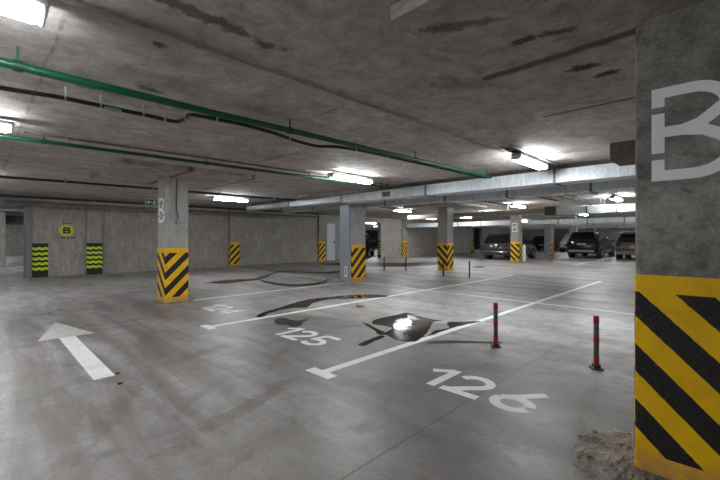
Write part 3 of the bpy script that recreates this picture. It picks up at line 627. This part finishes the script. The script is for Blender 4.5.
# broken concrete at the foot of the big column
bm = bmesh.new(); NX = 100
grid = {}
for i in range(NX+1):
    for j in range(NX+1):
        u, v_ = i/NX*2-1, j/NX*2-1; x = -.40+u*.36; y = 2.66+v_*.50
        d_ = math.sqrt((u*1.05)**2+(v_*1.0)**2)+.35*noise.noise(Vector((x*5,y*5,2)))
        e = max(0, min(1, (1-d_)*3)); h_ = (.004+.010*max(0,.55-d_*.6))*e*(1+.7*noise.cell(Vector((x*24+.4*noise.noise(Vector((x*20,y*20,0))),y*24,1)))+.8*noise.noise(Vector((x*45,y*45,4)))+.6*noise.noise(Vector((x*100,y*100,4))))-.0015
        cr = abs(noise.noise(Vector((x*7,y*7,8)))); h_ -= .02*e*max(0, 1-cr*9)
        grid[i,j] = bm.verts.new((x, y, max(h_, -.004) if e > 0 else -.004))
for i in range(NX):
    for j in range(NX):
        q = grid[i,j].co
        if q.x > -.37 and q.y > 2.64: continue
        bm.faces.new((grid[i,j],grid[i+1,j],grid[i+1,j+1],grid[i,j+1]))
bmesh.ops.delete(bm, geom=[v for v in bm.verts if not v.link_faces], context='VERTS'); me = bpy.data.meshes.new('rubble_patch'); bm.to_mesh(me); bm.free()
rub = tag(obj('rubble_patch', me, M['rubble']), 'broken crumbling concrete at the foot of the big column', 'rubble', None, 'stuff')
random.seed(11)
for i in range(0): pass
mb = MB()
for i in range(34):
    a_ = random.uniform(0, 6.28); q = random.uniform(.2, 1)**.6; x = -.47+math.cos(a_)*q*.24; y = 2.68+math.sin(a_)*q*.38; r = random.choice((.006,.008,.011,.016))
    if x > -.40 and y > 2.59: continue
    cmb = chunk(r, .7, i); b0 = len(mb.v); mb.add([(vx+x, vy+y, vz+.004) for vx, vy, vz in cmb.v], cmb.f)
g = obj('loose_grit', mb, M['rubble'], rub); g['kind'] = 'stuff'
# mortar crust round the foot of the left column
bm = bmesh.new()
for sgn in range(1):
    vs = []
    for k in range(28):
        a_ = 2*math.pi*k/28; r = .36+.07*noise.noise(Vector((math.cos(a_)*2,math.sin(a_)*2,5))); vs.append((r*math.cos(a_)*1.05, r*math.sin(a_)*1.05))
    bm.free()
crust = MB(); n = len(vs)
sq = []
for k in range(n):
    a_ = 2*math.pi*k/n; q = .2265/max(abs(math.cos(a_)), abs(math.sin(a_))); sq.append((q*math.cos(a_), q*math.sin(a_)))
crust.add([(x*1.1,y*1.1,0) for x,y in vs]+[(x*.9,y*.9,.018) for x,y in vs]+[(x,y,.02) for x,y in sq], [(i,(i+1)%n,n+(i+1)%n,n+i) for i in range(n)]+[(n+i,n+(i+1)%n,2*n+(i+1)%n,2*n+i) for i in range(n)])
o = tag(obj('mortar_crust', crust, M['rubble']), 'ragged brown mortar crust round the foot of the left striped column', 'rubble'); o.location = (XB, 2.86, 0)

# ------------------------------------------------------------------ cars
def car(label, loc, rz, paint_, W_=1.84, L_=4.5, H_=1.70, hatch=.35, bumper='black', strip=False, plate=True, cat='car', van=False, lens='red_lens'):
    t = thing('parked_car', label, cat, loc, rz, 'parked cars'); w2 = W_/2; k = L_/4.5; hz = H_/1.70
    S = [ # ylow, ybelt, ytop, zb, zbelt, ztop, hb, hbelt, htop
     (-2.25,-2.20,-2.20+hatch, .36,1.03,1.62, .90,.93,.72),
     (-2.0,-1.9,-1.75+hatch*.3, .30,1.05,1.68, .97,.97,.76),
     (-1.0,-1.0,-1.0, .26,1.02,1.70, 1.0,1.0,.78),
     (0.1,0.1,0.05, .26,1.00,1.70, 1.0,1.0,.78),
     (1.0,.85,.45, .26,.98,1.64, 1.0,.99,.76),
     (1.15,1.25,1.30, .26,.97,1.01, 1.0,.97,.80),
     (2.0,1.95,1.95, .30,.86,.92, .95,.92,.72),
     (2.25,2.2,2.18, .36,.70,.76, .84,.84,.66)]
    if van:
        S[4] = (1.2,1.2,1.0,.26,1.02,1.68,1,.99,.78); S[5] = (1.4,1.6,1.7,.26,1.0,1.06,1,.95,.8)
    rings = []
    for yl, yb, yt, zb, zm, zt, hb, hm, ht in S:
        r = [(hb*w2*.88, yl, zb), (hb*w2, yl, zb+.18), (max(hb,hm)*w2, (yl+yb)/2, (zb+zm)/2), (hm*w2, yb, zm), (ht*w2, yt, zt-.07 if zt-zm > .1 else zt-.03), (ht*w2*.8, yt, zt)]
        r = [(x, y*k, z*hz) for x, y, z in r]; rings.append(r+[(-x, y, z) for x, y, z in r[::-1]])
    n = 12; V = [p for r in rings for p in r]; F = [(i*n+j, i*n+(j+1)%n, (i+1)*n+(j+1)%n, (i+1)*n+j) for i in range(len(S)-1) for j in range(n)]
    def cap(b): return [(b+0,b+1,b+10,b+11),(b+1,b+2,b+9,b+10),(b+2,b+3,b+8,b+9),(b+3,b+4,b+7,b+8),(b+4,b+5,b+6,b+7)]
    F += cap(0)+cap((len(S)-1)*n)
    bm = bmesh.new(); bv = [bm.verts.new(p) for p in V]
    for f in F: bm.faces.new([bv[i] for i in f])
    bmesh.ops.recalc_face_normals(bm, faces=bm.faces[:])
    bmesh.ops.bevel(bm, geom=[e for e in bm.edges if e.calc_face_angle(0) > .5], offset=.03, segments=2, affect='EDGES')
    for f in bm.faces: f.smooth = True
    me = bpy.data.meshes.new('body'); bm.to_mesh(me); bm.free(); obj('body', me, M[paint_], t)
    def pane(idx, off=.014, sh=.10):
        P = [Vector(V[i]) for i in idx]; c_ = sum(P, Vector())/len(P); nrm = (P[1]-P[0]).cross(P[2]-P[0]).normalized()
        if nrm.dot(c_-Vector((0,0,.9*hz))) < 0: nrm = -nrm
        a_ = [p+(c_-p)*sh+nrm*off for p in P]; b_ = [p-nrm*.02 for p in a_]; m_ = len(P)
        return MB().add(a_+b_, [list(range(m_)), [m_+i for i in range(m_)][::-1]]+[(i,(i+1)%m_,m_+(i+1)%m_,m_+i) for i in range(m_)])
    obj('rear_window', pane((3,4,7,8), .016, .12), M['glass_dark'], t)
    obj('windscreen', pane((4*n+4,4*n+7,5*n+7,5*n+4), .014, .07), M['glass_dark'], t)
    for i in (0,1,2,3):
        for a_, b_ in ((3,4),(8,7)):
            if i == 0: continue
            obj('side_window', pane((i*n+a_, i*n+b_, (i+1)*n+b_, (i+1)*n+a_), .012, .08), M['glass_dark'], t)
    for a_, b_ in ((3,4),(8,7)): obj('quarter_window', pane((a_, b_, n+b_, n+a_), .010, .2), M['glass_dark'], t)
    R = .34*hz
    for sx in (-1,1):
        for sy in (-1.36,1.42):
            x = sx*(w2-.12)
            obj('wheel_arch', MB().lathe([(R+.05,-.11),(R+.06,.125),(R-.03,.125)], (x*1.0,sy*k,R), 'x', 28) if sx>0 else MB().lathe([(R+.05,.11),(R+.06,-.125),(R-.03,-.125)], (x,sy*k,R), 'x', 28), M['black'], t)
            wl = obj('wheel', MB().lathe([(R*.6,-.115),(R*.93,-.115),(R,-.08),(R,.09),(R*.93,.125),(R*.62,.128)], (x,sy*k,R), 'x', 28) if sx > 0 else MB().lathe([(R*.6,.115),(R*.93,.115),(R,.08),(R,-.09),(R*.93,-.125),(R*.62,-.128)], (x,sy*k,R), 'x', 28), M['rubber'], t)
            rm = MB().lathe([(0,sx*.105),(R*.18,sx*.112),(R*.2,sx*.09),(R*.62,sx*.095),(R*.64,sx*.126)], (x,sy*k,R), 'x', 28)
            for q in range(5):
                aa = q*1.2566; rm.cyl((x+sx*.105,sy*k+math.cos(aa)*R*.12,R+math.sin(aa)*R*.12),(x+sx*.112,sy*k+math.cos(aa)*R*.6,R+math.sin(aa)*R*.6),.028,6)
            obj('rim', rm, M['rim'], wl)
        z = 1.0*hz
        obj('tail_lamp', MB().bbox(sx*w2*.62,-2.235*k,z-.16,sx*w2*.93,-2.05*k,z+.02,.02), M[lens], t)
        obj('head_lamp', MB().bbox(sx*w2*.5,2.1*k,.66*hz,sx*w2*.84,2.225*k,.76*hz,.02), M['lamp_lens'], t)
        obj('mirror', MB().bbox(sx*w2*.96,.86*k,1.0*hz,sx*(w2+.17),.98*k,1.14*hz,.025), M[paint_], t)
    obj('bumper', MB().bbox(-w2*.9,-2.31*k,.30*hz,w2*.9,-2.12*k,.56*hz,.04), M[bumper], t)
    if strip: obj('skid_plate', MB().bbox(-w2*.78,-2.33*k,.40*hz,w2*.78,-2.25*k,.53*hz,.015), M['chrome'], t)
    if plate: obj('number_plate', MB().bbox(-.26,-2.262*k,.84*hz,.26,-2.235*k,.95*hz,.004), M['plate'], t)
    obj('roof_spoiler', MB().bbox(-w2*.68,(-2.28+hatch)*k,1.60*hz,w2*.68,(-1.85+hatch)*k,1.655*hz,.02), M[paint_], t)
    obj('grille', MB().bbox(-w2*.45,2.2*k,.5*hz,w2*.45,2.27*k,.66*hz,.015), M['black'], t)
    return t
car('brownish grey parked hatchback half hidden by a striped column', (-10.0,23.75,0), 0, 'car_grey', 1.8, 4.4, 1.58, .42, 'car_grey', False, False, lens='car_grey')
car('black parked car seen from behind, white plate and silver lower strip', (-6.82,29.5,0), -.03, 'car_black', 1.88, 4.5, 1.72, .3, 'black', True)
car('taupe parked car cut off by the big column at right', (-4.2,29.6,0), 0, 'car_taupe', 1.86, 4.5, 1.70, .25, 'car_taupe', False, False)
car('pale blue van parked far behind, left of the black car', (-10.6,40.3,0), math.pi, 'car_silver', 1.8, 4.6, 1.86, .15, 'car_silver', False, True, 'van', True)
car('dark car parked far back between the riser column and the van', (-14.4,42.3,0), math.pi, 'car_dark', 1.8, 4.4, 1.5, .5)
car('dark car beyond the far wall opening, peeping out behind the middle column', (-19.4,19.6,0), math.radians(35), 'car_dark', 1.8, 4.4, 1.62, .3)

# ------------------------------------------------------------------ camera, world
cam = bpy.data.cameras.new('camera'); co = bpy.data.objects.new('camera', cam); C.objects.link(co); bpy.context.scene.camera = co
cam.sensor_fit = 'HORIZONTAL'; cam.sensor_width = 36; cam.lens = 36*378/720; cam.shift_y = -2/720; cam.clip_start = .05; cam.clip_end = 200
co.location = (0,0,1.3); fwd = Vector((-.70145,.71275,0)); co.rotation_euler = fwd.to_track_quat('-Z','Y').to_euler()
wd_ = bpy.data.worlds.new('world'); bpy.context.scene.world = wd_; wd_.use_nodes = True
wd_.node_tree.nodes['Background'].inputs[0].default_value = (.5,.5,.5,1); wd_.node_tree.nodes['Background'].inputs[1].default_value = .1
vs_ = bpy.context.scene.view_settings; vs_.view_transform = 'Standard'; vs_.look = 'None'; vs_.gamma = 1; vs_.use_curve_mapping = False; vs_.exposure = 2.02
